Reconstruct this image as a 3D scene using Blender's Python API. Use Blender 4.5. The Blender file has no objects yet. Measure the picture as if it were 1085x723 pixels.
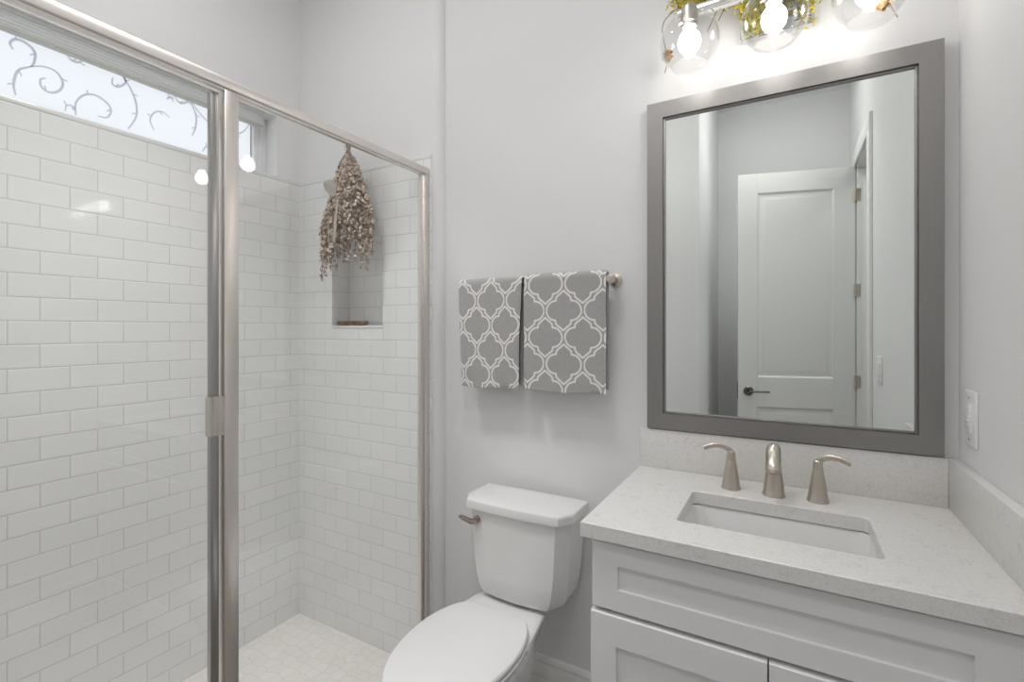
import bpy, bmesh, math, random
from mathutils import Vector, Matrix, noise
R_ = math.radians
C = bpy.context.scene.collection
S = bpy.context.scene

# ------------------------------------------------------------------ camera, world, light, exposure
cam_d = bpy.data.cameras.new('camera')
cam = bpy.data.objects.new('camera', cam_d); C.objects.link(cam)
cam.location = (0, 0, 1.39)
cam.rotation_euler = (R_(90), 0, R_(29.635))
cam_d.sensor_width = 36.0
cam_d.lens = 512.2 / 1085 * 36.0
cam_d.shift_y = -13.1 / 1085
cam_d.clip_start = 0.01
S.camera = cam
S.view_settings.view_transform = 'Standard'
S.view_settings.look = 'None'
S.view_settings.gamma = 1.0
S.view_settings.use_curve_mapping = False
S.view_settings.exposure = 0.42
S.cycles.use_denoising = True
S.cycles.max_bounces = 14
S.cycles.diffuse_bounces = 8
S.cycles.glossy_bounces = 8
S.cycles.transparent_max_bounces = 24
S.cycles.sample_clamp_indirect = 6.0

DAY = .86          # overcast daylight outside the window
BULB = 13.0         # vanity bulbs (emission strength)
FILL = 8.0         # added ceiling fill lamps, watts each
HALL = 6.0

w = bpy.data.worlds.new('sky'); S.world = w
w.use_nodes = True
wb = w.node_tree.nodes['Background']
wb.inputs[0].default_value = (0.95, 0.975, 1.0, 1); wb.inputs[1].default_value = DAY

def disc_light(name, loc, power, r, col=(1, .992, .985), spread=125):
    d = bpy.data.lights.new(name, 'AREA'); d.shape = 'DISK'; d.size = r * 2
    d.energy = power; d.color = col; d.spread = R_(spread)
    o = bpy.data.objects.new(name, d); C.objects.link(o); o.location = loc
    return o
FILLS = [(-.62, .70, FILL * .22, 110), (-1.46, .72, FILL * .50, 80), (-.10, -.10, FILL * .25, 100)]  # invented fill sources at ceiling height, out of view, to brighten the room
for x, y, p, spr in FILLS:
    disc_light('fill_lamp', (x, y, 2.985), p, .15, spread=spr)
disc_light('hall_lamp', (1.15, -.2, 2.9), HALL, .15)

# ------------------------------------------------------------------ dimensions (metres)
W = 1.611       # painted back wall
E = 1.565       # tiled shower end wall face
RW = .375       # right wall
LW = -2.104     # tiled shower long wall face
GX = -1.285     # shower glass plane
REAR = -.84     # wall behind the camera
PY, PX = .095, -.463   # partition block between shower and entry
CEIL = 3.05
TT = 2.0948     # top of last full tile course

# ------------------------------------------------------------------ materials
def new_mat(name):
    m = bpy.data.materials.new(name); m.use_nodes = True
    nt = m.node_tree; b = nt.nodes['Principled BSDF']
    return m, nt, b
def N(nt, t, **kw):
    n = nt.nodes.new(t)
    for k, v in kw.items(): setattr(n, k, v)
    return n
def math_n(nt, op, a, b=None, c=None):
    n = N(nt, 'ShaderNodeMath', operation=op)
    for i, v in enumerate((a, b, c)):
        if v is None: continue
        if isinstance(v, (int, float)): n.inputs[i].default_value = v
        else: nt.links.new(v, n.inputs[i])
    return n.outputs[0]
def plain(name, col, rough=.5, metal=0., coat=0., noise_s=0, bump=0., ior=None, spec=None):
    m, nt, b = new_mat(name)
    b.inputs['Base Color'].default_value = (*col, 1)
    b.inputs['Roughness'].default_value = rough
    b.inputs['Metallic'].default_value = metal
    if coat: b.inputs['Coat Weight'].default_value = coat; b.inputs['Coat Roughness'].default_value = .04
    if spec is not None: b.inputs['Specular IOR Level'].default_value = spec
    if bump:
        tc = N(nt, 'ShaderNodeTexCoord'); no = N(nt, 'ShaderNodeTexNoise')
        no.inputs['Scale'].default_value = noise_s; no.inputs['Detail'].default_value = 3
        nt.links.new(tc.outputs['Object'], no.inputs['Vector'])
        bp = N(nt, 'ShaderNodeBump'); bp.inputs['Strength'].default_value = bump; bp.inputs['Distance'].default_value = .002
        nt.links.new(no.outputs['Fac'], bp.inputs['Height']); nt.links.new(bp.outputs[0], b.inputs['Normal'])
    return m
def brushed(name, col, rough=.3, axis=2):
    m, nt, b = new_mat(name)
    b.inputs['Metallic'].default_value = 1
    tc = N(nt, 'ShaderNodeTexCoord'); mp = N(nt, 'ShaderNodeMapping')
    sc = [900, 900, 900]; sc[axis] = 12
    mp.inputs['Scale'].default_value = sc
    no = N(nt, 'ShaderNodeTexNoise'); no.inputs['Scale'].default_value = 1; no.inputs['Detail'].default_value = 2
    nt.links.new(tc.outputs['Object'], mp.inputs[0]); nt.links.new(mp.outputs[0], no.inputs['Vector'])
    cr = N(nt, 'ShaderNodeValToRGB')
    cr.color_ramp.elements[0].color = (*[c * .955 for c in col], 1); cr.color_ramp.elements[1].color = (*[min(1, c * 1.04) for c in col], 1)
    cr.color_ramp.elements[0].position = .3; cr.color_ramp.elements[1].position = .7
    nt.links.new(no.outputs['Fac'], cr.inputs[0]); nt.links.new(cr.outputs[0], b.inputs['Base Color'])
    nt.links.new(math_n(nt, 'MULTIPLY_ADD', no.outputs['Fac'], .08, rough - .04), b.inputs['Roughness'])
    return m
def thin_glass(name, tint):
    m, nt, b = new_mat(name); nt.nodes.remove(b)
    out = nt.nodes['Material Output']
    tr = N(nt, 'ShaderNodeBsdfTransparent'); tr.inputs[0].default_value = (*tint, 1)
    gl = N(nt, 'ShaderNodeBsdfGlossy'); gl.inputs['Roughness'].default_value = 0.0
    gl.inputs[0].default_value = (1, 1, 1, 1)
    lw = N(nt, 'ShaderNodeLayerWeight')
    f = math_n(nt, 'MULTIPLY_ADD', math_n(nt, 'POWER', lw.outputs['Facing'], 5.0), .96, .035)
    mx = N(nt, 'ShaderNodeMixShader')
    nt.links.new(f, mx.inputs[0]); nt.links.new(tr.outputs[0], mx.inputs[1]); nt.links.new(gl.outputs[0], mx.inputs[2])
    nt.links.new(mx.outputs[0], out.inputs[0])
    return m
def tile_mat():
    m, nt, b = new_mat('subway_tile')
    tc = N(nt, 'ShaderNodeTexCoord'); sx = N(nt, 'ShaderNodeSeparateXYZ')
    nt.links.new(tc.outputs['Object'], sx.inputs[0])
    g = N(nt, 'ShaderNodeNewGeometry'); sn = N(nt, 'ShaderNodeSeparateXYZ'); nt.links.new(g.outputs['True Normal'], sn.inputs[0])
    onx = math_n(nt, 'GREATER_THAN', math_n(nt, 'ABSOLUTE', sn.outputs[0]), .5)
    ux = math_n(nt, 'ADD', sx.outputs[0], 1.39 + 1.511 + .0755)
    uy = math_n(nt, 'ADD', sx.outputs[1], -.679 + 1.51 + .0755)
    mixn = N(nt, 'ShaderNodeMix'); mixn.data_type = 'FLOAT'
    nt.links.new(onx, mixn.inputs[0]); nt.links.new(ux, mixn.inputs[2]); nt.links.new(uy, mixn.inputs[3])
    vz = math_n(nt, 'ADD', sx.outputs[2], .022)
    cb = N(nt, 'ShaderNodeCombineXYZ'); nt.links.new(mixn.outputs[0], cb.inputs[0]); nt.links.new(vz, cb.inputs[1])
    def brick(mortar, smooth):
        br = N(nt, 'ShaderNodeTexBrick'); br.offset = .5; br.offset_frequency = 2; br.squash = 1
        nt.links.new(cb.outputs[0], br.inputs['Vector'])
        br.inputs['Scale'].default_value = 1; br.inputs['Brick Width'].default_value = .1511; br.inputs['Row Height'].default_value = .0756
        br.inputs['Mortar Size'].default_value = mortar; br.inputs['Mortar Smooth'].default_value = smooth
        br.inputs['Color1'].default_value = (.83, .835, .83, 1); br.inputs['Color2'].default_value = (.80, .807, .803, 1)
        br.inputs['Mortar'].default_value = (.59, .585, .575, 1)
        return br
    b1 = brick(.0014, .2); b2 = brick(.0042, .9)
    nt.links.new(b1.outputs['Color'], b.inputs['Base Color'])
    b.inputs['Roughness'].default_value = .06
    nt.links.new(math_n(nt, 'MULTIPLY_ADD', b1.outputs['Fac'], .6, .07), b.inputs['Roughness'])
    no = N(nt, 'ShaderNodeTexNoise'); no.inputs['Scale'].default_value = 9; nt.links.new(tc.outputs['Object'], no.inputs['Vector'])
    h = math_n(nt, 'SUBTRACT', math_n(nt, 'MULTIPLY', no.outputs['Fac'], .55), b2.outputs['Fac'])
    bp = N(nt, 'ShaderNodeBump'); bp.inputs['Strength'].default_value = .5; bp.inputs['Distance'].default_value = .0012
    nt.links.new(h, bp.inputs['Height']); nt.links.new(bp.outputs[0], b.inputs['Normal'])
    return m
def quartz_mat():
    m, nt, b = new_mat('white_quartz')
    tc = N(nt, 'ShaderNodeTexCoord')
    n1 = N(nt, 'ShaderNodeTexNoise'); n1.inputs['Scale'].default_value = 22; n1.inputs['Detail'].default_value = 5; n1.inputs['Distortion'].default_value = 1.6
    nt.links.new(tc.outputs['Object'], n1.inputs['Vector'])
    vein = math_n(nt, 'SUBTRACT', 1, math_n(nt, 'MULTIPLY', math_n(nt, 'ABSOLUTE', math_n(nt, 'SUBTRACT', n1.outputs['Fac'], .5)), 26)); 
    vein = math_n(nt, 'MAXIMUM', vein, 0)
    n2 = N(nt, 'ShaderNodeTexNoise'); n2.inputs['Scale'].default_value = 40; n2.inputs['Detail'].default_value = 2
    nt.links.new(tc.outputs['Object'], n2.inputs['Vector'])
    msk = math_n(nt, 'MAXIMUM', math_n(nt, 'MULTIPLY', math_n(nt, 'SUBTRACT', n2.outputs['Fac'], .50), 3.5), 0)
    f = math_n(nt, 'MINIMUM', math_n(nt, 'MULTIPLY', vein, msk), 1)
    n3 = N(nt, 'ShaderNodeTexNoise'); n3.inputs['Scale'].default_value = 260; n3.inputs['Detail'].default_value = 2
    nt.links.new(tc.outputs['Object'], n3.inputs['Vector'])
    cr = N(nt, 'ShaderNodeValToRGB'); cr.color_ramp.elements[0].position = .33; cr.color_ramp.elements[1].position = .52
    cr.color_ramp.elements[0].color = (.66, .65, .635, 1); cr.color_ramp.elements[1].color = (.73, .72, .705, 1)
    nt.links.new(n3.outputs['Fac'], cr.inputs[0])
    mx = N(nt, 'ShaderNodeMix'); mx.data_type = 'RGBA'
    nt.links.new(f, mx.inputs[0]); nt.links.new(cr.outputs[0], mx.inputs[6]); mx.inputs[7].default_value = (.50, .49, .485, 1)
    nt.links.new(mx.outputs[2], b.inputs['Base Color'])
    b.inputs['Roughness'].default_value = .28
    return m
def pebble_mat():
    m, nt, b = new_mat('shower_floor_mosaic')
    tc = N(nt, 'ShaderNodeTexCoord')
    vo = N(nt, 'ShaderNodeTexVoronoi'); vo.feature = 'DISTANCE_TO_EDGE'; vo.voronoi_dimensions = '2D'
    vo.inputs['Scale'].default_value = 20; vo.inputs['Randomness'].default_value = .45
    vc = N(nt, 'ShaderNodeTexVoronoi'); vc.voronoi_dimensions = '2D'; vc.inputs['Scale'].default_value = 20; vc.inputs['Randomness'].default_value = .45
    for v in (vo, vc): nt.links.new(tc.outputs['Object'], v.inputs['Vector'])
    sp = N(nt, 'ShaderNodeSeparateColor'); nt.links.new(vc.outputs['Color'], sp.inputs[0])
    c1 = N(nt, 'ShaderNodeMix'); c1.data_type = 'RGBA'; nt.links.new(sp.outputs[0], c1.inputs[0])
    c1.inputs[6].default_value = (.80, .775, .745, 1); c1.inputs[7].default_value = (.84, .82, .795, 1)
    e = N(nt, 'ShaderNodeMapRange'); e.inputs[1].default_value = .02; e.inputs[2].default_value = .05; nt.links.new(vo.outputs['Distance'], e.inputs[0])
    c2 = N(nt, 'ShaderNodeMix'); c2.data_type = 'RGBA'; nt.links.new(e.outputs[0], c2.inputs[0])
    c2.inputs[6].default_value = (.72, .695, .665, 1); nt.links.new(c1.outputs[2], c2.inputs[7])
    nt.links.new(c2.outputs[2], b.inputs['Base Color']); b.inputs['Roughness'].default_value = .45
    bp = N(nt, 'ShaderNodeBump'); bp.inputs['Strength'].default_value = .4; bp.inputs['Distance'].default_value = .001
    nt.links.new(e.outputs[0], bp.inputs['Height']); nt.links.new(bp.outputs[0], b.inputs['Normal'])
    return m
def wood_floor_mat():
    m, nt, b = new_mat('grey_plank_floor')
    tc = N(nt, 'ShaderNodeTexCoord'); br = N(nt, 'ShaderNodeTexBrick'); br.offset = .37
    nt.links.new(tc.outputs['Object'], br.inputs['Vector'])
    br.inputs['Scale'].default_value = 1; br.inputs['Brick Width'].default_value = 1.2; br.inputs['Row Height'].default_value = .18
    br.inputs['Mortar Size'].default_value = .0015
    br.inputs['Color1'].default_value = (.30, .275, .25, 1); br.inputs['Color2'].default_value = (.36, .33, .30, 1); br.inputs['Mortar'].default_value = (.14, .13, .12, 1)
    mp = N(nt, 'ShaderNodeMapping'); mp.inputs['Scale'].default_value = (3, 50, 1); nt.links.new(tc.outputs['Object'], mp.inputs[0])
    no = N(nt, 'ShaderNodeTexNoise'); no.inputs['Scale'].default_value = 1; no.inputs['Detail'].default_value = 4; nt.links.new(mp.outputs[0], no.inputs['Vector'])
    mx = N(nt, 'ShaderNodeMix'); mx.data_type = 'RGBA'; mx.blend_type = 'MULTIPLY'; mx.inputs[0].default_value = .4
    nt.links.new(br.outputs['Color'], mx.inputs[6]); nt.links.new(no.outputs['Color'], mx.inputs[7])
    nt.links.new(mx.outputs[2], b.inputs['Base Color']); b.inputs['Roughness'].default_value = .4
    return m
def towel_mat():
    m, nt, b = new_mat('grey_trellis_towel')
    at = N(nt, 'ShaderNodeAttribute'); at.attribute_name = 'trellis'
    mr = N(nt, 'ShaderNodeMapRange'); nt.links.new(at.outputs['Fac'], mr.inputs[0])
    mr.inputs[1].default_value = .0023; mr.inputs[2].default_value = .0039; mr.inputs[3].default_value = 1; mr.inputs[4].default_value = 0
    tc = N(nt, 'ShaderNodeTexCoord'); no = N(nt, 'ShaderNodeTexNoise'); no.inputs['Scale'].default_value = 420; no.inputs['Detail'].default_value = 2
    nt.links.new(tc.outputs['Object'], no.inputs['Vector'])
    cr = N(nt, 'ShaderNodeValToRGB'); cr.color_ramp.elements[0].color = (.31, .303, .298, 1); cr.color_ramp.elements[1].color = (.44, .432, .426, 1)
    cr.color_ramp.elements[0].position = .3; cr.color_ramp.elements[1].position = .7
    nt.links.new(no.outputs['Fac'], cr.inputs[0])
    mx = N(nt, 'ShaderNodeMix'); mx.data_type = 'RGBA'; nt.links.new(mr.outputs[0], mx.inputs[0])
    nt.links.new(cr.outputs[0], mx.inputs[6]); mx.inputs[7].default_value = (.80, .785, .76, 1)
    nt.links.new(mx.outputs[2], b.inputs['Base Color']); b.inputs['Roughness'].default_value = .95
    b.inputs['Sheen Weight'].default_value = .25
    bp = N(nt, 'ShaderNodeBump'); bp.inputs['Strength'].default_value = .6; bp.inputs['Distance'].default_value = .0015
    nt.links.new(no.outputs['Fac'], bp.inputs['Height']); nt.links.new(bp.outputs[0], b.inputs['Normal'])
    return m
def leaf_mat(name, c1, c2, scale=60, rough=.6, transl=0):
    m, nt, b = new_mat(name)
    tc = N(nt, 'ShaderNodeTexCoord'); no = N(nt, 'ShaderNodeTexNoise'); no.inputs['Scale'].default_value = scale
    nt.links.new(tc.outputs['Object'], no.inputs['Vector'])
    cr = N(nt, 'ShaderNodeValToRGB'); cr.color_ramp.elements[0].color = (*c1, 1); cr.color_ramp.elements[1].color = (*c2, 1)
    cr.color_ramp.elements[0].position = .35; cr.color_ramp.elements[1].position = .65
    nt.links.new(no.outputs['Fac'], cr.inputs[0]); nt.links.new(cr.outputs[0], b.inputs['Base Color'])
    b.inputs['Roughness'].default_value = rough
    return m
def emit(name, col, s):
    m, nt, b = new_mat(name)
    b.inputs['Base Color'].default_value = (.9, .9, .9, 1)
    b.inputs['Emission Color'].default_value = (*col, 1); b.inputs['Emission Strength'].default_value = s
    return m
def translucent(name, col, mixg=.06):
    m, nt, b = new_mat(name); nt.nodes.remove(b)
    out = nt.nodes['Material Output']
    t = N(nt, 'ShaderNodeBsdfTranslucent'); t.inputs[0].default_value = (*col, 1)
    g = N(nt, 'ShaderNodeBsdfDiffuse'); g.inputs[0].default_value = (*[c * .8 for c in col], 1)
    mx = N(nt, 'ShaderNodeMixShader'); mx.inputs[0].default_value = mixg
    nt.links.new(t.outputs[0], mx.inputs[1]); nt.links.new(g.outputs[0], mx.inputs[2]); nt.links.new(mx.outputs[0], out.inputs[0])
    return m

M = dict(
    paint=plain('white_wall_paint', (.765, .765, .77), .7, noise_s=160, bump=.12),
    ceil=plain('ceiling_paint', (.82, .82, .82), .8, noise_s=90, bump=.1),
    trim=plain('white_trim_paint', (.80, .80, .79), .35),
    door=plain('white_door_paint', (.74, .745, .73), .4),
    tile=tile_mat(), bull=plain('white_glazed_trim', (.76, .76, .76), .12),
    mosaic=pebble_mat(), floor=wood_floor_mat(),
    quartz=quartz_mat(), porcelain=plain('white_porcelain', (.74, .74, .737), .12, coat=.5),
    seat=plain('white_seat_plastic', (.73, .73, .73), .22),
    cabinet=plain('light_grey_cabinet_paint', (.77, .77, .775), .35),
    dark=plain('dark_gap', (.03, .03, .03), .8),
    nickel=brushed('brushed_nickel', (.60, .55, .49), .30),
    nickel_y=brushed('brushed_nickel_track', (.80, .76, .725), .38, axis=1),
    nickel_z=brushed('brushed_nickel_post', (.77, .725, .69), .36, axis=2),
    nickel_pull=brushed('satin_nickel_pull', (.66, .62, .57), .24, axis=2),
    alu=brushed('satin_aluminium', (.42, .41, .395), .30, axis=2),
    frame_v=brushed('pewter_frame_upright', (.315, .305, .298), .47, axis=2),
    frame_h=brushed('pewter_frame_rail', (.315, .305, .298), .47, axis=0),
    frame_dark=plain('dark_pewter_lip', (.10, .10, .10), .35, metal=.8),
    mirror=plain('mirror_silver', (.84, .87, .85), 0.0, metal=1),
    chrome=plain('polished_chrome', (.75, .75, .74), .06, metal=1),
    bronze=plain('dark_nickel_lever', (.36, .31, .27), .28, metal=1),
    gunmetal=plain('dark_bronze_lever', (.16, .15, .145), .3, metal=1),
    glass=thin_glass('clear_glass', (.972, .975, .973)),
    globe=thin_glass('globe_glass', (.955, .955, .955)),
    seal=thin_glass('clear_vinyl_seal', (.75, .77, .76)),
    bulb=emit('frosted_bulb_lit', (1, .965, .92), BULB),
    fill_glow=emit('fill_light_glow', (1, .985, .965), 9.5),  # glowing drum of the added fill fixtures, lifts the upper walls
    frost=translucent('frosted_window_film', (.95, .97, 1.0)),
    vine=translucent('etched_vine', (.64, .65, .70), .3),
    shade=translucent('white_pleated_fabric', (.94, .94, .93), .5),
    vinyl=plain('white_vinyl', (.82, .83, .85), .3),
    plastic=plain('white_plate_plastic', (.82, .82, .82), .3),
    towel=towel_mat(),
    euc=leaf_mat('dried_eucalyptus_leaf', (.27, .20, .145), (.62, .50, .40), 60, .36),
    stem=leaf_mat('dried_stem', (.17, .12, .08), (.28, .21, .15), 30),
    moss=leaf_mat('yellow_green_leaf', (.27, .27, .03), (.66, .53, .09), 40, .6),
    pod=leaf_mat('brown_seed_pod', (.22, .12, .05), (.42, .27, .14), 60),
    ribbon=plain('taupe_ribbon', (.42, .35, .28), .8, noise_s=300, bump=.3),
    wood=leaf_mat('brown_wood', (.14, .085, .05), (.30, .20, .13), 50, .6),
    slot=plain('grey_slot', (.42, .42, .42), .5),
    rubber=plain('black_rubber', (.02, .02, .02), .6),
)

# ------------------------------------------------------------------ mesh helpers
def add_box(bm, x0, x1, y0, y1, z0, z1, bev=0., seg=2, mi=0):
    v = [bm.verts.new((x, y, z)) for x in (x0, x1) for y in (y0, y1) for z in (z0, z1)]
    idx = [(0, 1, 3, 2), (4, 6, 7, 5), (0, 4, 5, 1), (2, 3, 7, 6), (0, 2, 6, 4), (1, 5, 7, 3)]
    fs = [bm.faces.new([v[i] for i in q]) for q in idx]
    for f in fs: f.material_index = mi
    if bev:
        es = list({e for f in fs for e in f.edges})
        r = bmesh.ops.bevel(bm, geom=es, offset=bev, segments=seg, affect='EDGES', profile=.5)
        for f in r['faces']: f.material_index = mi
    return bm
def box(*a, **k):
    return add_box(bmesh.new(), *a, **k)
def add_loft(bm, rings, cap0=True, cap1=True, closed=True, mi=0):
    vs = [[bm.verts.new(p) for p in r] for r in rings]
    n = len(rings[0])
    for a, b in zip(vs, vs[1:]):
        for i in range(n if closed else n - 1):
            j = (i + 1) % n
            f = bm.faces.new((a[i], a[j], b[j], b[i])); f.material_index = mi
    if cap0: bm.faces.new(list(reversed(vs[0]))).material_index = mi
    if cap1: bm.faces.new(vs[-1]).material_index = mi
    return bm
def add_lathe(bm, prof, origin=(0, 0, 0), axis='z', seg=32, mat=None, cap0=True, cap1=True, mi=0):
    rings = []
    for r, h in prof:
        ring = []
        for i in range(seg):
            a = 2 * math.pi * i / seg
            p = Vector((r * math.cos(a), r * math.sin(a), h))
            if axis == 'x': p = Vector((p.z, p.x, p.y))
            elif axis == 'y': p = Vector((p.y, p.z, p.x))
            elif axis == '-y': p = Vector((p.x, -p.z, p.y))
            if mat is not None: p = mat @ p
            ring.append(p + Vector(origin))
        rings.append(ring)
    return add_loft(bm, rings, cap0, cap1, mi=mi)
def add_tube(bm, pts, rad, seg=12, cap=True, flat=1.0, mi=0):
    pts = [Vector(p) for p in pts]; n = len(pts)
    rs = rad if isinstance(rad, (list, tuple)) else [rad] * n
    rings = []; up = None
    for i, p in enumerate(pts):
        t = (pts[min(i + 1, n - 1)] - pts[max(i - 1, 0)]).normalized()
        if up is None: up = Vector((0, 0, 1)) if abs(t.z) < .9 else Vector((0, 1, 0))
        s = t.cross(up).normalized(); u = s.cross(t).normalized(); up = u
        rings.append([p + s * (math.cos(a) * rs[i]) + u * (math.sin(a) * rs[i] * flat) for a in [2 * math.pi * k / seg for k in range(seg)]])
    return add_loft(bm, rings, cap, cap, mi=mi)
def spline(pts, n=8):
    pts = [Vector(p) for p in pts]; out = []
    q = [pts[0] * 2 - pts[1]] + pts + [pts[-1] * 2 - pts[-2]]
    for i in range(1, len(q) - 2):
        for k in range(n):
            t = k / n; a, b, c, d = q[i - 1:i + 3]
            out.append(.5 * ((2 * b) + (c - a) * t + (2 * a - 5 * b + 4 * c - d) * t * t + (3 * b - a - 3 * c + d) * t ** 3))
    out.append(pts[-1]); return out
def add_prism(bm, poly, z0, z1, mi=0):
    return add_loft(bm, [[(x, y, z0) for x, y in poly], [(x, y, z1) for x, y in poly]], mi=mi)

def link(name, bm, mat, parent=None, sharp=35):
    bmesh.ops.recalc_face_normals(bm, faces=bm.faces)
    me = bpy.data.meshes.new(name); bm.to_mesh(me); bm.free()
    for m in (mat if isinstance(mat, (list, tuple)) else [mat]): me.materials.append(m)
    me.polygons.foreach_set('use_smooth', [True] * len(me.polygons))
    me.set_sharp_from_angle(angle=R_(sharp))
    o = bpy.data.objects.new(name, me); C.objects.link(o)
    if parent is not None:
        o.parent = parent
        q = parent; off = Vector()
        while q is not None:
            off += q.location + (q.matrix_parent_inverse.translation if q.parent else Vector()); q = q.parent
        o.matrix_parent_inverse = Matrix.Translation(-off)
    return o
def struct(name, bm, mat, parent=None, label=None):
    o = link(name, bm, mat, parent)
    if parent is None:
        o['kind'] = 'structure'
        if label: o['label'] = label; o['category'] = name.split('_')[0]
    return o
def thing(name, loc, label, cat, group=None, kind=None):
    o = bpy.data.objects.new(name, None); C.objects.link(o); o.location = loc
    o.empty_display_size = .05
    o['label'] = label; o['category'] = cat
    if group: o['group'] = group
    if kind: o['kind'] = kind
    return o

# ================================================================== SETTING
T = .12
struct('floor', add_box(box(GX - .03, 2.2, REAR - .15, W + .15, -.15, 0), LW - .1, GX - .03, PY - .1, W + .1, -.15, -.0225),
       [M['floor']], label='grey plank floor of the bathroom beside the vanity')
struct('floor_shower', box(LW - .02, GX - .029, PY - .02, E + .02, -.0225, -.022), M['mosaic'], label='cream pebble mosaic shower floor')
struct('ceiling', box(LW - .3, 2.2, REAR - .15, W + .15, CEIL, CEIL + .1), M['ceil'], label='flat white ceiling')

# back wall with the rounded outside corner
cx, cy, cr = -1.273, W, .038
arc = [(cx + cr * math.sin(a), cy - cr * math.cos(a)) for a in [R_(90) * k / 10 for k in range(11)]]
poly = [(RW + T, W), (RW + T, W + T), (cx, W + T)] + arc
struct('wall_back', add_prism(bmesh.new(), poly, 0, CEIL), M['paint'], label='white painted wall behind the toilet and mirror')

# shower end wall : tile up to TT, paint above, niche cut out
nx0, nx1, nz0, nz1, nyb = -1.868, -1.545, 1.40, 1.80, 1.67
yb = W + T
xe = cx - .003
bm = bmesh.new()
for (x0, x1, z0, z1) in ((LW - .02, nx0, -.1, TT), (nx1, xe, -.1, TT), (nx0, nx1, -.1, nz0), (nx0, nx1, nz1, TT)):
    add_box(bm, x0, x1, E, yb, z0, z1)
add_box(bm, nx0, nx1, nyb, yb, nz0, nz1)
add_box(bm, LW - .02, cx, E + .008, yb, TT, CEIL, mi=1)
add_box(bm, xe, cx, E + .008, yb, -.1, TT, mi=1)
we = struct('wall_shower_end', bm, [M['tile'], M['paint']], label='white tiled shower wall with a recessed niche')
bm = bmesh.new()
add_box(bm, LW - .02, xe, E - .001, E + .02, TT, TT + .018, bev=.004)
struct('tile_trim', bm, M['bull'], we)
bm = bmesh.new()
add_box(bm, nx0 - .002, nx1 + .002, E - .003, nyb + .004, nz0 - .008, nz0 + .004, bev=.002)
struct('niche_sill', bm, M['bull'], we)

# shower long wall with the high window opening
wy0, wy1, wz0, wz1 = .225, 1.445, 2.112, 2.40
xb = LW - .17
bm = bmesh.new()
add_box(bm, xb, LW, PY - .1, E + .03, -.1, TT)
pl = LW - .006
add_box(bm, xb, pl, PY - .1, wy0, TT, CEIL, mi=1)
add_box(bm, xb, pl, wy1, yb, TT, CEIL, mi=1)
add_box(bm, xb, pl, wy0, wy1, wz1, CEIL, mi=1)
wl = struct('wall_shower_side', bm, [M['tile'], M['paint']], label='white subway tiled shower wall below the high window')
bm = bmesh.new()
add_box(bm, LW - .02, LW + .001, PY - .02, E, TT, TT + .0175, bev=.004)
add_box(bm, xb + .02, LW - .02, wy0, wy1, TT, TT + .0165)
struct('window_sill', bm, M['bull'], wl)

# partition block between shower and entry, rear wall, right wall with doorway
struct('wall_partition', box(LW - .17, PX, REAR - .12, PY, -.1, CEIL), M['paint'], label='white block wall closing the shower beside the entry')
struct('wall_rear', box(PX, RW + .13, REAR - T, REAR, 0, CEIL), M['paint'], label='white wall behind the open door')
dy0, dy1, dz = -.478, .10, 2.405
bm = bmesh.new()
add_box(bm, RW, RW + .115, dy1, W, 0, CEIL)
add_box(bm, RW, RW + .115, REAR - T, dy0, 0, CEIL)
add_box(bm, RW, RW + .115, dy0, dy1, dz, CEIL)
struct('wall_right', bm, M['paint'], label='white painted wall beside the vanity')
# adjoining hall seen through the doorway
bm = bmesh.new()
add_box(bm, 1.9, 2.0, -1.6, 1.5, 0, CEIL); add_box(bm, RW + .115, 2.0, -1.6, -1.5, 0, CEIL); add_box(bm, RW + .115, 2.0, 1.4, 1.5, 0, CEIL)
struct('wall_hall', bm, M['paint'], label='plain white hallway wall beyond the doorway')
struct('floor_hall', box(RW + .1, 2.2, -1.6, 1.5, -.15, .001), M['floor'], label='grey hallway floor beyond the doorway')
struct('ceiling_hall', box(RW + .1, 2.0, -1.6, 1.5, CEIL - .001, CEIL + .1), M['ceil'], label='white hallway ceiling beyond the doorway')

# door casing (trim) both sides of the opening + jamb liner
cw = .085
bm = bmesh.new()
for xs in ((RW - .016, RW), (RW + .115, RW + .131)):
    add_box(bm, *xs, dy1 - .005, dy1 + cw, 0, dz + .0, bev=.003)
    add_box(bm, *xs, dy0 - cw, dy0 + .005, 0, dz + .0, bev=.003)
    add_box(bm, *xs, dy0 - cw, dy1 + cw, dz - .005, dz + cw, bev=.003)
add_box(bm, RW, RW + .115, dy1 - .018, dy1, 0, dz); add_box(bm, RW, RW + .115, dy0, dy0 + .018, 0, dz)
add_box(bm, RW, RW + .115, dy0, dy1, dz - .018, dz)
add_box(bm, RW + .04, RW + .052, dy0 + .018, dy0 + .03, 0, dz - .018); add_box(bm, RW + .04, RW + .052, dy1 - .03, dy1 - .018, 0, dz - .018)
struct('trim_1', bm, M['trim'], label='white casing around the doorway')

# baseboards (stepped profile)
def board(bm, a, b, nrm):
    a = Vector((*a, 0)); b = Vector((*b, 0)); n = Vector((*nrm, 0))
    prof = [(0, 0), (.016, 0), (.016, .098), (.0125, .104), (.0125, .110), (.015, .113), (.015, .150), (.011, .156), (.011, .163), (.0135, .166), (.0125, .176), (.007, .183), (0, .185)]
    add_loft(bm, [[p + n * t + Vector((0, 0, z)) for t, z in prof] for p in (a, b)])
bm = bmesh.new(); board(bm, (cx + cr, W), (-.40, W), (0, -1)); struct('baseboard_back', bm, M['trim'], label='white moulded baseboard behind the toilet')
bm = bmesh.new(); board(bm, (RW, .165), (RW, 1.05), (-1, 0)); struct('baseboard_right', bm, M['trim'], label='white baseboard on the wall between doorway and vanity')
bm = bmesh.new(); board(bm, (PX, REAR), (RW, REAR), (0, 1)); struct('baseboard_rear', bm, M['trim'], label='white baseboard behind the open door')
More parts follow.
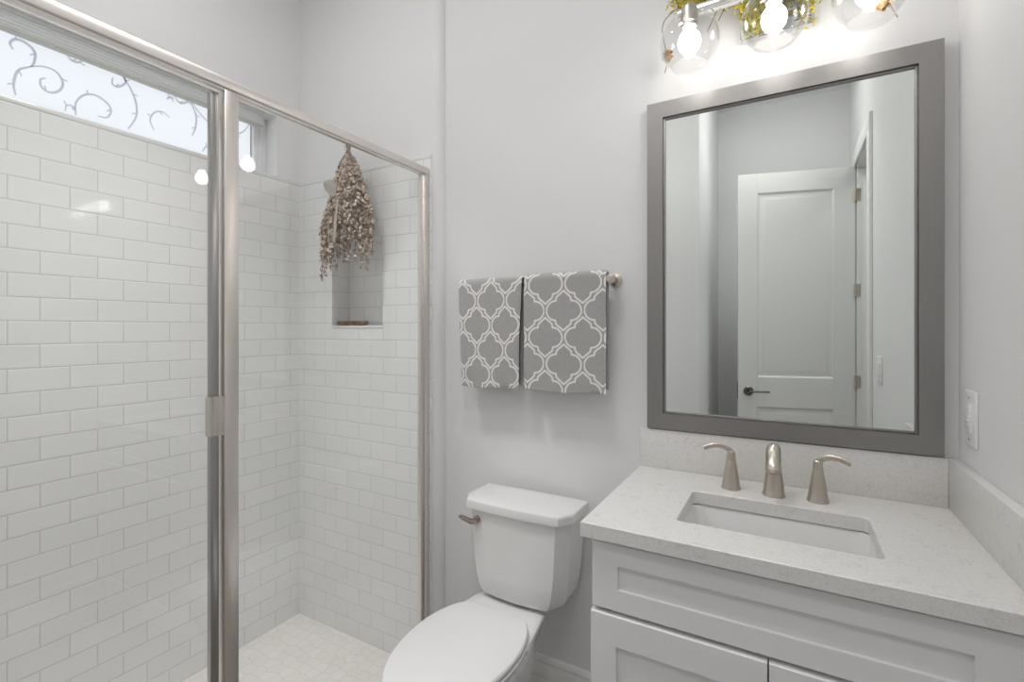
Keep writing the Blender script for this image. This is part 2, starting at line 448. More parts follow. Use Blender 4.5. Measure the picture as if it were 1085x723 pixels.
bm = bmesh.new(); board(bm, (PX, PY), (PX, REAR), (1, 0)); board(bm, (GX + .07, PY), (PX, PY), (0, 1)); struct('baseboard_partition', bm, M['trim'], label='white baseboard around the partition block')

# window
px_ = LW - .111
win = thing('window_1', (LW - .1, (wy0 + wy1) / 2, wz0), 'narrow frosted transom window with scrolling vines above the shower tile', 'window', kind='structure')
bm = bmesh.new()
fw_ = .062
x0, x1 = LW - .125, LW - .086
add_box(bm, x0, x1, wy0, wy0 + fw_, wz0, wz1, bev=.004); add_box(bm, x0, x1, wy1 - fw_, wy1, wz0, wz1, bev=.004)
add_box(bm, x0, x1, wy0 + fw_, wy1 - fw_, wz0, wz0 + .032, bev=.004); add_box(bm, x0, x1, wy0 + fw_, wy1 - fw_, wz1 - .014, wz1, bev=.003)
for yy in (wy0 + fw_ * .45, wy1 - fw_ * .45 - .008):
    add_box(bm, x1 - .001, x1 + .007, yy, yy + .008, wz0, wz1, bev=.002)
link('window_frame', bm, M['vinyl'], win)
bm = bmesh.new()
gy0, gy1, gz0, gz1 = wy0 + fw_, wy1 - fw_, wz0 + .032, wz1 - .014
for a in ((gy0 - .001, gy0 + .003, gz0, gz1), (gy1 - .0015, gy1 + .001, gz0, gz1), (gy0, gy1, gz0 - .001, gz0 + .003), (gy0, gy1, gz1 - .003, gz1 + .001)):
    add_box(bm, px_ - .001, px_ + .004, *a)
link('gasket', bm, M['rubber'], win)
bm = bmesh.new()
v = [bm.verts.new((px_, y, z)) for y, z in ((gy0, gz0), (gy1, gz0), (gy1, gz1), (gy0, gz1))]; bm.faces.new(v)
link('pane', bm, M['frost'], win)
# etched vine scrolls, given as (pixel-free) y, z curves on the pane
VINES = [
    (0.007, [(0.5709, 2.3089), (0.5635, 2.3266), (0.5771, 2.3465), (0.6023, 2.3465), (0.6236, 2.3265), (0.6217, 2.2902), (0.6139, 2.2733)]),
    (0.006, [(0.6139, 2.2733), (0.5833, 2.2459), (0.5721, 2.1977), (0.5771, 2.1611)]),
    (0.006, [(0.6139, 2.2733), (0.6448, 2.2879), (0.6788, 2.2857), (0.6963, 2.257), (0.6892, 2.2265), (0.665, 2.207), (0.6414, 2.2149), (0.6381, 2.2402), (0.6515, 2.2506)]),
    (0.006, [(0.7069, 2.3633), (0.7213, 2.3453), (0.7432, 2.3502), (0.7529, 2.37)]),
    (0.006, [(0.8417, 2.3393), (0.8401, 2.3159), (0.8565, 2.3102), (0.8798, 2.3334), (0.8798, 2.3535), (0.8689, 2.3586)]),
    (0.006, [(0.8689, 2.3636), (0.8986, 2.3214), (0.9176, 2.2683), (0.9159, 2.2165), (0.89, 2.1612)]),
    (0.006, [(0.7322, 2.156), (0.7322, 2.1981), (0.7543, 2.2355), (0.7886, 2.2499), (0.824, 2.2354), (0.836, 2.2108), (0.824, 2.1816), (0.7963, 2.1759)]),
    (0.006, [(1.0239, 2.3326), (1.0375, 2.3468), (1.0502, 2.3456)]),
    (0.006, [(1.0502, 2.3597), (1.075, 2.3372), (1.1004, 2.3531), (1.1076, 2.3727)]),
    (0.006, [(1.1076, 2.3727), (1.1369, 2.3117), (1.1348, 2.2547), (1.1211, 2.2162)]),
    (0.006, [(1.1076, 2.3727), (1.1583, 2.3199), (1.2134, 2.2889), (1.2829, 2.2783), (1.3439, 2.3119), (1.3755, 2.3602)]),
    (0.005, [(0.9787, 2.1878), (0.9649, 2.2247), (0.9787, 2.2593), (1.0067, 2.2744), (1.0355, 2.2619)]),
    (0.006, [(1.1637, 2.1627), (1.18, 2.1885), (1.2077, 2.1941), (1.2224, 2.1698)]),
    (0.004, [(0.7033, 2.1588), (0.7069, 2.1786), (0.7213, 2.1844), (0.7322, 2.1748)])]
bm = bmesh.new()
for wd, pts in VINES:
    sp = spline([(0, y, z) for y, z in pts], 6)
    n = len(sp); prev = None
    for i, p in enumerate(sp):
        t = (sp[min(i + 1, n - 1)] - sp[max(i - 1, 0)]).normalized()
        s = Vector((0, -t.z, t.y)) * wd * 1.25 * (.55 + .45 * math.sin(math.pi * (i + .5) / n)) * .5
        q = [p + s, p - s]
        q = [Vector((px_ + .0012, min(max(k.y, gy0), gy1), min(max(k.z, gz0), gz1))) for k in q]
        q = [bm.verts.new(k) for k in q]
        if prev: bm.faces.new((prev[0], prev[1], q[1], q[0]))
        prev = q
    # little leaf curls along the vine
    for f_, sgn in ((.35, 1), (.7, -1)):
        i = int(f_ * (n - 1)); p = sp[i]; t = (sp[min(i + 1, n - 1)] - sp[i - 1]).normalized(); s = Vector((0, -t.z, t.y)) * sgn
        tip = p + s * .014 + t * .008
        q = [p - t * .002, p + t * .002, tip + t * .003, tip - t * .003]
        if all(gy0 < k.y < gy1 and gz0 < k.z < gz1 for k in q):
            bm.faces.new([bm.verts.new((px_ + .0013, k.y, k.z)) for k in q])
link('vine_scroll', bm, M['vine'], win)

# pleated shade pulled up
sh = thing('pleated_shade', (LW - .06, (wy0 + wy1) / 2, wz1), 'white pleated shade gathered at the top of the frosted window', 'shade')
bm = bmesh.new()
sy0, sy1 = wy0 + .01, wy1 - .055
pts = []
zt = wz1 - .012; n = 9
for k in range(n):
    z = zt - .048 * k / (n - 1)
    pts.append((LW - .050 + (.029 if k % 2 else 0.020), z))
add_loft(bm, [[(x, yy, z) for x, z in pts] for yy in (sy0, sy1)], cap0=False, cap1=False, closed=False)
link('pleats', bm, M['shade'], sh)
link('head_rail', box(LW - .058, LW - .018, sy0, sy1, wz1 - .013, wz1 - .0005, bev=.003), M['shade'], sh)
link('bottom_rail', box(LW - .056, LW - .020, sy0, sy1, zt - .056, zt - .048, bev=.003), leaf_mat('shade_rail', (.50, .50, .46), (.56, .56, .52)), sh)

# door leaf (opened into the room)
hy, hx = -.462, .368
ang = math.atan2(-.279 - hx, -.285 - hy)  # direction of the leaf from the hinge
dvec = Vector((-.279 - hx, -.285 - hy, 0)).normalized(); nvec = Vector((-dvec.y, dvec.x, 0))
if nvec.y < 0: nvec = -nvec
DW, DH, DT = .670, 2.395, .035
def dm(u, v, t):  # along, up, towards the mirror
    return Vector((hx, hy, 0)) + dvec * u + nvec * t + Vector((0, 0, v))
door = thing('door_1', (hx, hy, 0), 'tall white two panel door standing open, seen in the mirror', 'door', kind='structure')
bm = bmesh.new()
def dbox(bm, u0, u1, v0, v1, t0, t1, bev=.0):
    tmp = bmesh.new(); add_box(tmp, u0, u1, t0, t1, v0, v1, bev=bev)
    for vv in tmp.verts: vv.co = dm(vv.co.x, vv.co.z, vv.co.y)
    me = bpy.data.meshes.new('tmp'); tmp.to_mesh(me); tmp.free(); bm.from_mesh(me); bpy.data.meshes.remove(me)
st = .115
panels = [(.235, .885), (1.075, DH - .125)]
dbox(bm, 0, st, .01, DH, -DT, 0, .002); dbox(bm, DW - st, DW, .01, DH, -DT, 0, .002)
dbox(bm, st, DW - st, .01, panels[0][0], -DT, 0); dbox(bm, st, DW - st, panels[0][1], panels[1][0], -DT, 0); dbox(bm, st, DW - st, panels[1][1], DH, -DT, 0)
for v0, v1 in panels:
    for side in (0, 1):
        def dd(u, v, t): return dm(u, v, t if side == 0 else -DT - t)
        steps = [(0, 0), (.012, -.006), (.022, -.006), (.040, -.002), (.05, -.0015)]
        rings = [[dd(st + i, v0 + i, t), dd(DW - st - i, v0 + i, t), dd(DW - st - i, v1 - i, t), dd(st + i, v1 - i, t)] for i, t in steps]
        add_loft(bm, rings, cap0=False, cap1=True)
link('door_leaf', bm, M['door'], door, sharp=20)
for side in (1, -1):
    bm = bmesh.new()
    hu, hz = DW - .062, .985
    base = dm(hu, hz, 0 if side == 1 else -DT); nn = nvec * side
    mt = nn.to_track_quat('Z', 'Y').to_matrix()
    add_lathe(bm, [(.030, 0), (.030, .006), (.026, .010), (.011, .012), (.010, .045)], base, seg=28, mat=mt)
    lev = [base + nn * .042, base + nn * .046 - dvec * .02, base + nn * .046 - dvec * .06, base + nn * .044 - dvec * .115]
    add_tube(bm, spline(lev, 4), .0075, 12, flat=.8)
    link('door_handle', bm, M['gunmetal'], door)
link('latch_plate', (lambda b: (dbox(b, DW - .0005, DW + .001, .93, 1.04, -.028, -.006), b)[1])(bmesh.new()), M['gunmetal'], door)
for hz in (.30, 1.06, 1.63, 2.22):
    bm = bmesh.new()
    add_tube(bm, [(RW - .006, dy0 + .020, hz - .038), (RW - .006, dy0 + .020, hz + .038)], .005, 12)
    add_box(bm, RW - .004, RW + .020, dy0 + .0185, dy0 + .0205, hz - .038, hz + .038)
    link('hinge', bm, M['nickel'], door)

# ================================================================== SHOWER ENCLOSURE
hz0, hz1 = 2.022, 2.051
ye = 1.5625
sc = thing('shower_enclosure', (GX, (PY + E) / 2, 0), 'brushed nickel framed glass shower enclosure with fixed side panel', 'shower screen')
bm = bmesh.new()
add_box(bm, GX - .024, GX + .004, PY + .002, ye, hz0 + .002, hz1, bev=.004)
add_box(bm, GX - .021, GX - .003, PY + .002, ye, hz0 - .004, hz0 + .002, bev=.001)
link('header_rail', bm, M['nickel_y'], sc)
bm = bmesh.new()
add_box(bm, GX - .030, GX, .731, .770, 0.074, hz0, bev=.003)
link('post', bm, M['nickel_z'], sc)
bm = bmesh.new()
add_box(bm, GX - .028, GX + .002, 1.537, ye, 0.074, hz0 + .002, bev=.002)
add_box(bm, GX - .02, GX - .004, 1.520, 1.537, 0.074, hz0, bev=.001)
link('wall_jamb', bm, M['nickel_z'], sc)
link('wall_jamb', box(GX - .028, GX + .002, PY + .002, PY + .03, 0.074, hz0, bev=.002), M['nickel_z'], sc)
bm = bmesh.new(); add_box(bm, GX - .029, GX + .005, PY + .002, ye, .05, .074, bev=.003)
link('threshold', bm, M['nickel_y'], sc)
link('fixed_panel', box(GX - .016, GX - .010, .766, 1.524, .074, hz0), M['glass'], sc)
# curb under the glass
struct('trim_2', box(GX - .032, GX + .040, PY + .001, E - .001, -.02, .0495, bev=.004), M['bull'], label='white tiled curb under the shower glass')

sd = thing('shower_door', (GX, .4, .13), 'hinged clear glass shower door beside the nickel post', 'shower door')
link('door_glass', box(GX - .017, GX - .011, PY + .034, .706, .10, hz0 - .006), M['glass'], sd)
bm = bmesh.new()
add_box(bm, GX - .032, GX - .014, .7035, .7245, .085, hz0 - .012, bev=.002)
link('door_stile', bm, M['alu'], sd)
link('door_rail', box(GX - .023, GX - .005, PY + .034, .703, .082, .104, bev=.002), M['nickel_y'], sd)
bm = bmesh.new()
prof = [(-.012, .6885), (.010, .6885), (.012, .690), (.0115, .694), (.007, .697), (.0065, .704), (.010, .710), (.0105, .716), (.013, .718), (.014, .7225), (.013, .7245), (-.012, .7245)]
add_loft(bm, [[(GX + x, y, z) for x, y in prof] for z in (1.114, 1.215)])
link('door_pull', bm, M['nickel_pull'], sd)

# ================================================================== SHOWER FITTINGS
sx_, sy_ = -1.668, E
hd = thing('shower_sprayer', (sx_, E, 2.06), 'brushed nickel bell shower head on the tiled end wall behind the hanging bunch', 'shower head')
bm = bmesh.new(); add_lathe(bm, [(.001, .014), (.016, .013), (.026, .006), (.028, 0)], (sx_, E - .001, 2.045), '-y', seg=24); link('flange', bm, M['nickel'], hd)
bm = bmesh.new(); add_tube(bm, spline([(sx_, E - .002, 2.045), (sx_, E - .05, 2.046), (sx_, E - .09, 2.037), (sx_, E - .125, 2.018)], 6), .0085, 14); link('arm', bm, M['nickel'], hd)
bm = bmesh.new()
dirv = Vector((-.15, -.75, -.62)).normalized(); mt = dirv.to_track_quat('Z', 'Y').to_matrix()
add_lathe(bm, [(.009, -.01), (.012, 0), (.014, .012), (.018, .02), (.030, .045), (.036, .06), (.036, .067), (.033, .069), (.001, .066)], Vector((sx_, E - .12, 2.022)), seg=28, mat=mt)
link('bell', bm, M['nickel'], hd)

random.seed(4)
ex, ey, ez = -1.662, 1.478, 2.185
eu = thing('eucalyptus_bunch', (ex, ey, ez - .55), 'bunch of dried brown eucalyptus hanging upside down from the shower head', 'dried plant')
def leaf(bm, p, nrm, r, mi=0):
    nrm = nrm.normalized(); a = nrm.orthogonal().normalized(); b = nrm.cross(a)
    rot = random.uniform(0, 6.28); a, b = a * math.cos(rot) + b * math.sin(rot), b * math.cos(rot) - a * math.sin(rot)
    k = 7; c = bm.verts.new(p + nrm * r * .25)
    vs = [bm.verts.new(p + a * r * math.cos(2 * math.pi * i / k) + b * r * .85 * math.sin(2 * math.pi * i / k)) for i in range(k)]
    for i in range(k): bm.faces.new((vs[i], vs[(i + 1) % k], c)).material_index = mi
NS = 84
for s_ in range(NS):
    a = random.uniform(0, 6.28); rr = random.random() ** .42
    L = random.uniform(.38, .50) * (1 - .10 * (1 - rr))
    bx, by = .128 * rr * math.cos(a), .066 * rr * math.sin(a)
    if abs(bx - .012) < .022: L *= .80
    if s_ < 16:
        bx, by, L = [(-.145, -.02, .56), (-.120, .01, .51), (-.128, -.035, .53), (.128, -.02, .50), (.105, .0, .53), (-.05, -.02, .50), (.120, .02, .48),
                     (-.140, .0, .535), (-.105, -.04, .55), (-.09, .02, .52), (.135, .0, .47), (.112, -.03, .525), (.092, .02, .50), (-.07, -.03, .53), (-.13, .02, .50), (.075, -.03, .49)][s_]
    pts = []
    for k in range(9):
        t = k / 8
        wd = min(1, t * 1.55 + .03) ** .85
        j = .006 * t
        pts.append(Vector((ex + bx * wd + random.uniform(-j, j), ey + by * wd + random.uniform(-j, j), ez - .015 - L * t)))
    bm = bmesh.new(); add_tube(bm, pts, [.0016] * 8 + [.0008], 5); st_ = link('stem', bm, M['stem'], eu)
    bm = bmesh.new(); sp = spline(pts, 8); n = len(sp)
    for i in range(6, n):
        t = i / n
        for q in range(2 if t < .85 else 1):
            d = Vector((random.gauss(0, 1), random.gauss(0, 1), random.gauss(0, .6))).normalized()
            r = random.uniform(.0052, .0096) * (1 - .12 * t)
            leaf(bm, sp[i] + d * random.uniform(.004, .012), d + Vector((0, -.3, .1)), r)
    link('leaves', bm, M['euc'], st_, sharp=60)
bm = bmesh.new()
for k in range(7):
    a = 6.28 * k / 7
    add_tube(bm, [(ex + .004 * math.cos(a), ey + .004 * math.sin(a), ez - .04), (ex + .011 * math.cos(a), ey + .009 * math.sin(a), ez + .012)], .0022, 6)
link('stem_ends', bm, M['stem'], eu)
bm = bmesh.new()
for k in range(3): add_lathe(bm, [(.0075, 0), (.009, .002), (.0075, .004)], (ex, ey, ez - .02 + .0045 * k), seg=14)
ringp = [(ex - .014 + .009 * math.cos(a), ey - .002, ez - .006 + .009 * math.sin(a)) for a in [6.28 * k / 16 for k in range(17)]]
add_tube(bm, ringp, .0011, 6)
link('twine', bm, M['ribbon'], eu)
bm = bmesh.new()
rib = spline([(ex + .012, ey - .06, ez - .20), (ex + .016, ey - .074, ez - .28), (ex + .010, ey - .08, ez - .38), (ex + .008, ey - .082, ez - .43)], 6)
add_loft(bm, [[p + Vector((-.008, 0, 0)), p + Vector((.008, -.002, 0)), p + Vector((.008, -.001, 0)), p + Vector((-.008, .001, 0))] for p in rib])
link('ribbon_tail', bm, M['ribbon'], eu)

dsh = thing('soap_dish', ((-1.876 - 1.681) / 2, 1.605, nz0 + .004), 'oblong brown wooden soap dish lying on the niche ledge in the shower', 'soap dish')
bm = bmesh.new()
def oval(cx_, cy_, a, b, z, n=32, p=2.6):
    r = []
    for k in range(n):
        t = 2 * math.pi * k / n; c_, s_ = math.cos(t), math.sin(t)
        r.append((cx_ + a * math.copysign(abs(c_) ** (2 / p), c_), cy_ + b * math.copysign(abs(s_) ** (2 / p), s_), z))
    return r
dcx = -1.776; dz0 = nz0 + .004
add_loft(bm, [oval(dcx, 1.605, a, b, dz0 + z) for a, b, z in ((.080, .026, 0), (.090, .033, .008), (.094, .036, .020), (.090, .032, .022), (.082, .026, .014))])
link('tray', bm, M['wood'], dsh)
bm = bmesh.new()
for k in range(6): add_box(bm, dcx - .062 + .022 * k, dcx - .050 + .022 * k, 1.58, 1.63, dz0 + .013, dz0 + .021, bev=.002)
link('slats', bm, M['wood'], dsh)

# ================================================================== TOILET
tx = -.800
to = thing('toilet', (tx, 1.25, 0), 'white two piece toilet with closed lid between shower and vanity', 'toilet')
def trect(hw, yf, yb_, ch, z, bow=.010):
    """plan outline of a tank section: square back, chamfered front corners, slightly bowed front"""
    p = [(tx + hw, yb_), (tx - hw, yb_), (tx - hw, yf + ch * 1.75)]
    n = 10
    for k in range(n + 1):
        t = -1 + 2 * k / n
        p.append((tx + t * (hw - ch), yf - bow * (1 - t * t)))
    p += [(tx + hw, yf + ch * 1.75)]
    return [(x, y, z) for x, y in p]
bm = bmesh.new()
tkb = 1.572
secs = [(.140, 1.432, .462), (.150, 1.425, .466), (.158, 1.419, .476), (.168, 1.414, .50), (.176, 1.410, .54), (.183, 1.407, .60), (.188, 1.404, .68), (.191, 1.402, .765)]
add_loft(bm, [trect(hw, yf, tkb, .032, z) for hw, yf, z in secs])
link('tank', bm, M['porcelain'], to, sharp=22)
bm = bmesh.new()
add_loft(bm, [trect(hw, yf, yb2, .032, z) for hw, yf, yb2, z in ((.200, 1.398, 1.578, .762), (.207, 1.391, 1.58, .766), (.207, 1.391, 1.58, .788), (.205, 1.393, 1.579, .793), (.200, 1.398, 1.576, .796), (.185, 1.413, 1.565, .799), (.12, 1.45, 1.53, .801))])
link('tank_lid', bm, M['porcelain'], to, sharp=24)
bm = bmesh.new()
fx, fy, fz = -.935, 1.405, .727
add_lathe(bm, [(.0005, .020), (.010, .019), (.0135, .016), (.0145, .004), (.0145, 0)], (fx, fy + .004, fz), '-y', seg=22)
add_tube(bm, spline([(fx + .006, fy - .014, fz - .002), (fx - .01, fy - .022, fz - .004), (fx - .035, fy - .026, fz + .002), (fx - .062, fy - .024, fz + .006)], 5), [.0115] * 8 + [.0105] * 4 + [.010, .009, .008, .006], 10, flat=.8)
link('flush_lever', bm, M['bronze'], to)
# bowl, pedestal, deck
tx = -.826
def egg(hw, yf, yb_, z, n=44, pb=2.0, pf=2.15, cyf=.52):
    """egg outline: widest at cyf of the way from back to front"""
    r = []; cy = yb_ + (yf - yb_) * cyf
    for k in range(n):
        t = 2 * math.pi * k / n; c_, s_ = math.cos(t), math.sin(t)
        p = pf if s_ < 0 else pb
        x = hw * math.copysign(abs(c_) ** (2 / p), c_)
        y = cy + ((cy - yf) if s_ < 0 else (yb_ - cy)) * math.copysign(abs(s_) ** (2 / p), s_)
        r.append((tx + x, y, z))
    return r
bm = bmesh.new()
add_loft(bm, [egg(.105, .99, 1.50, 0, pb=3), egg(.104, .99, 1.50, .03, pb=3), egg(.098, 1.0, 1.48, .10, pb=3), egg(.102, .985, 1.47, .18, pb=3), egg(.122, .955, 1.47, .26, pb=2.8),
              egg(.152, .925, 1.475, .34, pb=2.6), egg(.166, .907, 1.44, .40, pb=2.6), egg(.171, .900, 1.435, .425, pb=2.6), egg(.170, .900, 1.435, .436, pb=2.6), egg(.162, .908, 1.43, .441, pb=2.6)])
link('bowl', bm, M['porcelain'], to, sharp=40)
bm = bmesh.new()
def deck(hwf, hwb, yf, yb_, z):
    p = [(hwb * .72, yb_), (-hwb * .72, yb_), (-hwb, yb_ - .05), (-hwf, yf), (hwf, yf), (hwb, yb_ - .05)]
    return [(tx + x, y, z) for x, y in p]
add_loft(bm, [deck(.12, .08, 1.30, 1.45, .20), deck(.145, .10, 1.27, 1.47, .34), deck(.160, .125, 1.25, 1.482, .41), deck(.166, .133, 1.25, 1.487, .440), deck(.164, .131, 1.25, 1.485, .448), deck(.156, .124, 1.26, 1.478, .452), deck(.10, .09, 1.30, 1.46, .453)])
link('tank_deck', bm, M['porcelain'], to, sharp=25)
def seat_ring(hw, yf, ys, hb, z, n=40):
    """flat back edge, round front outline"""
    r = [(tx + hb, ys, z)]
    ym = 1.165
    for k in range(1, 12):
        t = k / 12; r.append((tx + hb + (hw - hb) * math.sin(t * math.pi / 2) ** .9, ys + (ym - ys) * (1 - math.cos(t * math.pi / 2)) ** .85, z))
    for k in range(n + 1):
        t = math.pi * k / n; c_, s_ = math.cos(t), math.sin(t)
        r.append((tx + hw * math.copysign(abs(c_) ** (2 / 2.1), c_), ym - (ym - yf) * abs(s_) ** (2 / 2.1), z))
    for k in range(11, 0, -1):
        t = k / 12; r.append((tx - hb - (hw - hb) * math.sin(t * math.pi / 2) ** .9, ys + (ym - ys) * (1 - math.cos(t * math.pi / 2)) ** .85, z))
    r.append((tx - hb, ys, z))
    return r
SB = 1.343
bm = bmesh.new()
add_loft(bm, [seat_ring(.170, .893, SB + .004, .094, .4415), seat_ring(.174, .889, SB + .006, .096, .446), seat_ring(.174, .889, SB + .006, .096, .452), seat_ring(.171, .892, SB + .004, .094, .4545)])
link('seat', bm, M['seat'], to, sharp=30)
bm = bmesh.new()
add_loft(bm, [seat_ring(.168, .892, SB, .092, .4565), seat_ring(.172, .888, SB + .002, .094, .460), seat_ring(.172, .888, SB + .002, .094, .469), seat_ring(.168, .892, SB, .091, .4735), seat_ring(.154, .91, SB - .012, .088, .4755), seat_ring(.10, 1.0, SB - .06, .05, .477)])
link('seat_lid', bm, M['seat'], to, sharp=30)
for s_ in (-1, 1):
    bm = bmesh.new(); add_box(bm, tx + s_ * .070 - .02, tx + s_ * .070 + .02, SB - .004, SB + .022, .4505, .462, bev=.005)
    link('seat_hinge', bm, M['seat'], to)
bm = bmesh.new()
add_tube(bm, spline([(-.985, 1.602, .20), (-.985, 1.56, .20), (-.975, 1.53, .27), (-.93, 1.52, .40), (-.92, 1.52, .458)], 5), .006, 10)
add_lathe(bm, [(.018, 0), (.018, .022), (.014, .025)], (-.92, 1.52, .435), seg=16)
add_lathe(bm, [(.020, 0), (.020, .006), (.010, .010), (.010, .05)], (-.985, 1.609, .20), '-y', seg=16)
link('supply_line', bm, M['plastic'], to)

# ================================================================== VANITY
cxl, cxr, cyf, cyb = -.420, .374, 1.060, W - .001
CZ, CT = .940, .034
bx0, bx1, byf = -.397, .372, 1.095
va = thing('vanity_cabinet', ((bx0 + bx1) / 2, 1.35, 0), 'light grey shaker vanity cabinet under the quartz countertop', 'cabinet')
bm = bmesh.new()
zb = CZ - CT
add_box(bm, bx0, bx0 + .018, byf, cyb, .0, zb - .001); add_box(bm, bx1 - .018, bx1, byf, cyb, .0, zb - .001)
add_box(bm, bx0 + .018, bx1 - .018, byf + .03, byf + .048, zb - .03, zb - .001); add_box(bm, bx0 + .018, bx1 - .018, byf, byf + .018, .735 - .02, .735 + .02)
add_box(bm, bx0 + .018, bx1 - .018, byf + .01, cyb, .10, .118); add_box(bm, bx0 + .018, bx1 - .018, cyb - .01, cyb, .118, zb - .03)
add_box(bm, bx0 + .018, bx0 + .04, byf, byf + .018, .1, zb - .03); add_box(bm, bx1 - .04, bx1 - .018, byf, byf + .018, .1, zb - .03)
link('carcass', bm, M['cabinet'], va)
link('toe_kick', box(bx0 + .018, bx1 - .018, byf + .06, byf + .075, 0, .10), M['cabinet'], va)
def shaker(x0, x1, z0, z1, yf, rail, stile, th=.020, rec=.008):
    bm = bmesh.new()
    def r(i, y): return [(x0 + i, y, z0 + i), (x1 - i, y, z0 + i), (x1 - i, y, z1 - i), (x0 + i, y, z1 - i)]
    def q(e, y): return [(x0 + stile + e, y, z0 + rail + e), (x1 - stile - e, y, z0 + rail + e), (x1 - stile - e, y, z1 - rail - e), (x0 + stile + e, y, z1 - rail - e)]
    return add_loft(bm, [r(0, yf + th), r(0, yf + .0015), r(.0015, yf), q(0, yf), q(.0008, yf + rec)])
fyf = byf - .0215
fx1 = .331
link('drawer_front', shaker(bx0 + .001, fx1, .744, .897, fyf + .002, .049, .060), M['cabinet'], va)
for x0, x1 in ((bx0 - .001, -.0335), (-.0305, fx1)):
    link('door', shaker(x0, x1, .115, .7345, fyf - .003, .068, .060), M['cabinet'], va)
link('filler_strip', box(fx1 + .003, bx1, fyf + .004, fyf + .02, .1, .899), M['cabinet'], va)

# countertop with rounded rectangular sink cut-out
sx0, sx1, sy0_, sy1_, sr = -.226, .168, 1.178, 1.416, .013
ct = thing('countertop', ((cxl + cxr) / 2, 1.33, zb), 'white speckled quartz countertop with backsplash over the grey vanity', 'countertop')
def rrect(x0, x1, y0, y1, r, z, n=6):
    p = []
    for (cx_, cy_, a0) in ((x1 - r, y1 - r, 0), (x0 + r, y1 - r, 90), (x0 + r, y0 + r, 180), (x1 - r, y0 + r, 270)):
        for k in range(n + 1):
            a = R_(a0 + 90 * k / n); p.append((cx_ + r * math.cos(a), cy_ + r * math.sin(a), z))
    return p
def outer_for(inner, x0, x1, y0, y1, z, n=6):
    """matching outer loop: the corner arcs fan out to the slab corners"""
    o = []; m = n + 1
    for i, (x, y, _) in enumerate(inner):
        q, k = divmod(i, m)
        cxn, cyn = ((x1, y1), (x0, y1), (x0, y0), (x1, y0))[q]
        if q == 0: p = (cxn, y) if k < n / 2 else ((x, cyn) if k > n / 2 else (cxn, cyn))
        elif q == 1: p = (x, cyn) if k < n / 2 else ((cxn, y) if k > n / 2 else (cxn, cyn))
        elif q == 2: p = (cxn, y) if k < n / 2 else ((x, cyn) if k > n / 2 else (cxn, cyn))
        else: p = (x, cyn) if k < n / 2 else ((cxn, y) if k > n / 2 else (cxn, cyn))
        o.append((*p, z))
    return o
bm = bmesh.new()
inn = rrect(sx0, sx1, sy0_, sy1_, sr, CZ)
def atz(l, z): return [(x, y, z) for x, y, _ in l]
inn2 = rrect(sx0 - .002, sx1 + .002, sy0_ - .002, sy1_ + .002, sr, CZ)
o1 = outer_for(inn, cxl + .002, cxr - .001, cyf + .002, cyb, CZ)
o2 = outer_for(inn, cxl, cxr - .001, cyf, cyb, CZ)
add_loft(bm, [atz(inn, zb), atz(inn, CZ - .002), atz(inn2, CZ), atz(o1, CZ), atz(o2, CZ - .002), atz(o2, zb), atz(inn, zb)], cap0=False, cap1=False)
bmesh.ops.remove_doubles(bm, verts=bm.verts, dist=1e-6)
link('slab', bm, M['quartz'], ct)
link('backsplash', box(cxl + .001, cxr - .0225, 1.5905, cyb, CZ + .0002, CZ + .125, bev=.0015), M['quartz'], ct)
link('side_splash', box(cxr - .0225, cxr, cyf + .001, cyb, CZ + .0002, CZ + .125, bev=.0015), M['quartz'], ct)

sk = thing('sink', ((sx0 + sx1) / 2, 1.297, CZ - .17), 'white rectangular undermount sink below the quartz countertop', 'sink')
bm = bmesh.new()
zs = zb - .003
rings = [rrect(sx0 - .03, sx1 + .03, sy0_ - .03, sy1_ + .03, .05, zs - .010), rrect(sx0 - .03, sx1 + .03, sy0_ - .03, sy1_ + .03, .05, zs),
         rrect(sx0 - .006, sx1 + .006, sy0_ - .006, sy1_ + .006, .036, zs), rrect(sx0 - .002, sx1 + .002, sy0_ - .002, sy1_ + .002, .034, zs - .006),
         rrect(sx0 + .012, sx1 - .012, sy0_ + .010, sy1_ - .010, .034, zs - .09), rrect(sx0 + .022, sx1 - .022, sy0_ + .02, sy1_ - .02, .034, zs - .125),
         rrect(sx0 + .045, sx1 - .045, sy0_ + .04, sy1_ - .04, .034, zs - .138), rrect(-.055, .0, 1.27, 1.325, .0272, zs - .146)]
add_loft(bm, rings, cap0=False, cap1=True)
rings2 = [rrect(sx0 - .03, sx1 + .03, sy0_ - .03, sy1_ + .03, .05, zs - .010), rrect(sx0 - .008, sx1 + .008, sy0_ - .008, sy1_ + .008, .036, zs - .012), rrect(sx0 + .01, sx1 - .01, sy0_ + .01, sy1_ - .01, .036, zs - .15), rrect(-.06, .005, 1.265, 1.33, .0272, zs - .16)]
add_loft(bm, rings2, cap0=False, cap1=True)
link('basin', bm, M['porcelain'], sk)
bm = bmesh.new(); add_lathe(bm, [(.024, 0), (.024, .002), (.016, .0035), (.012, .007), (.001, .008)], (-.0275, 1.2975, zs - .1455), seg=24)
link('drain', bm, M['nickel'], sk)

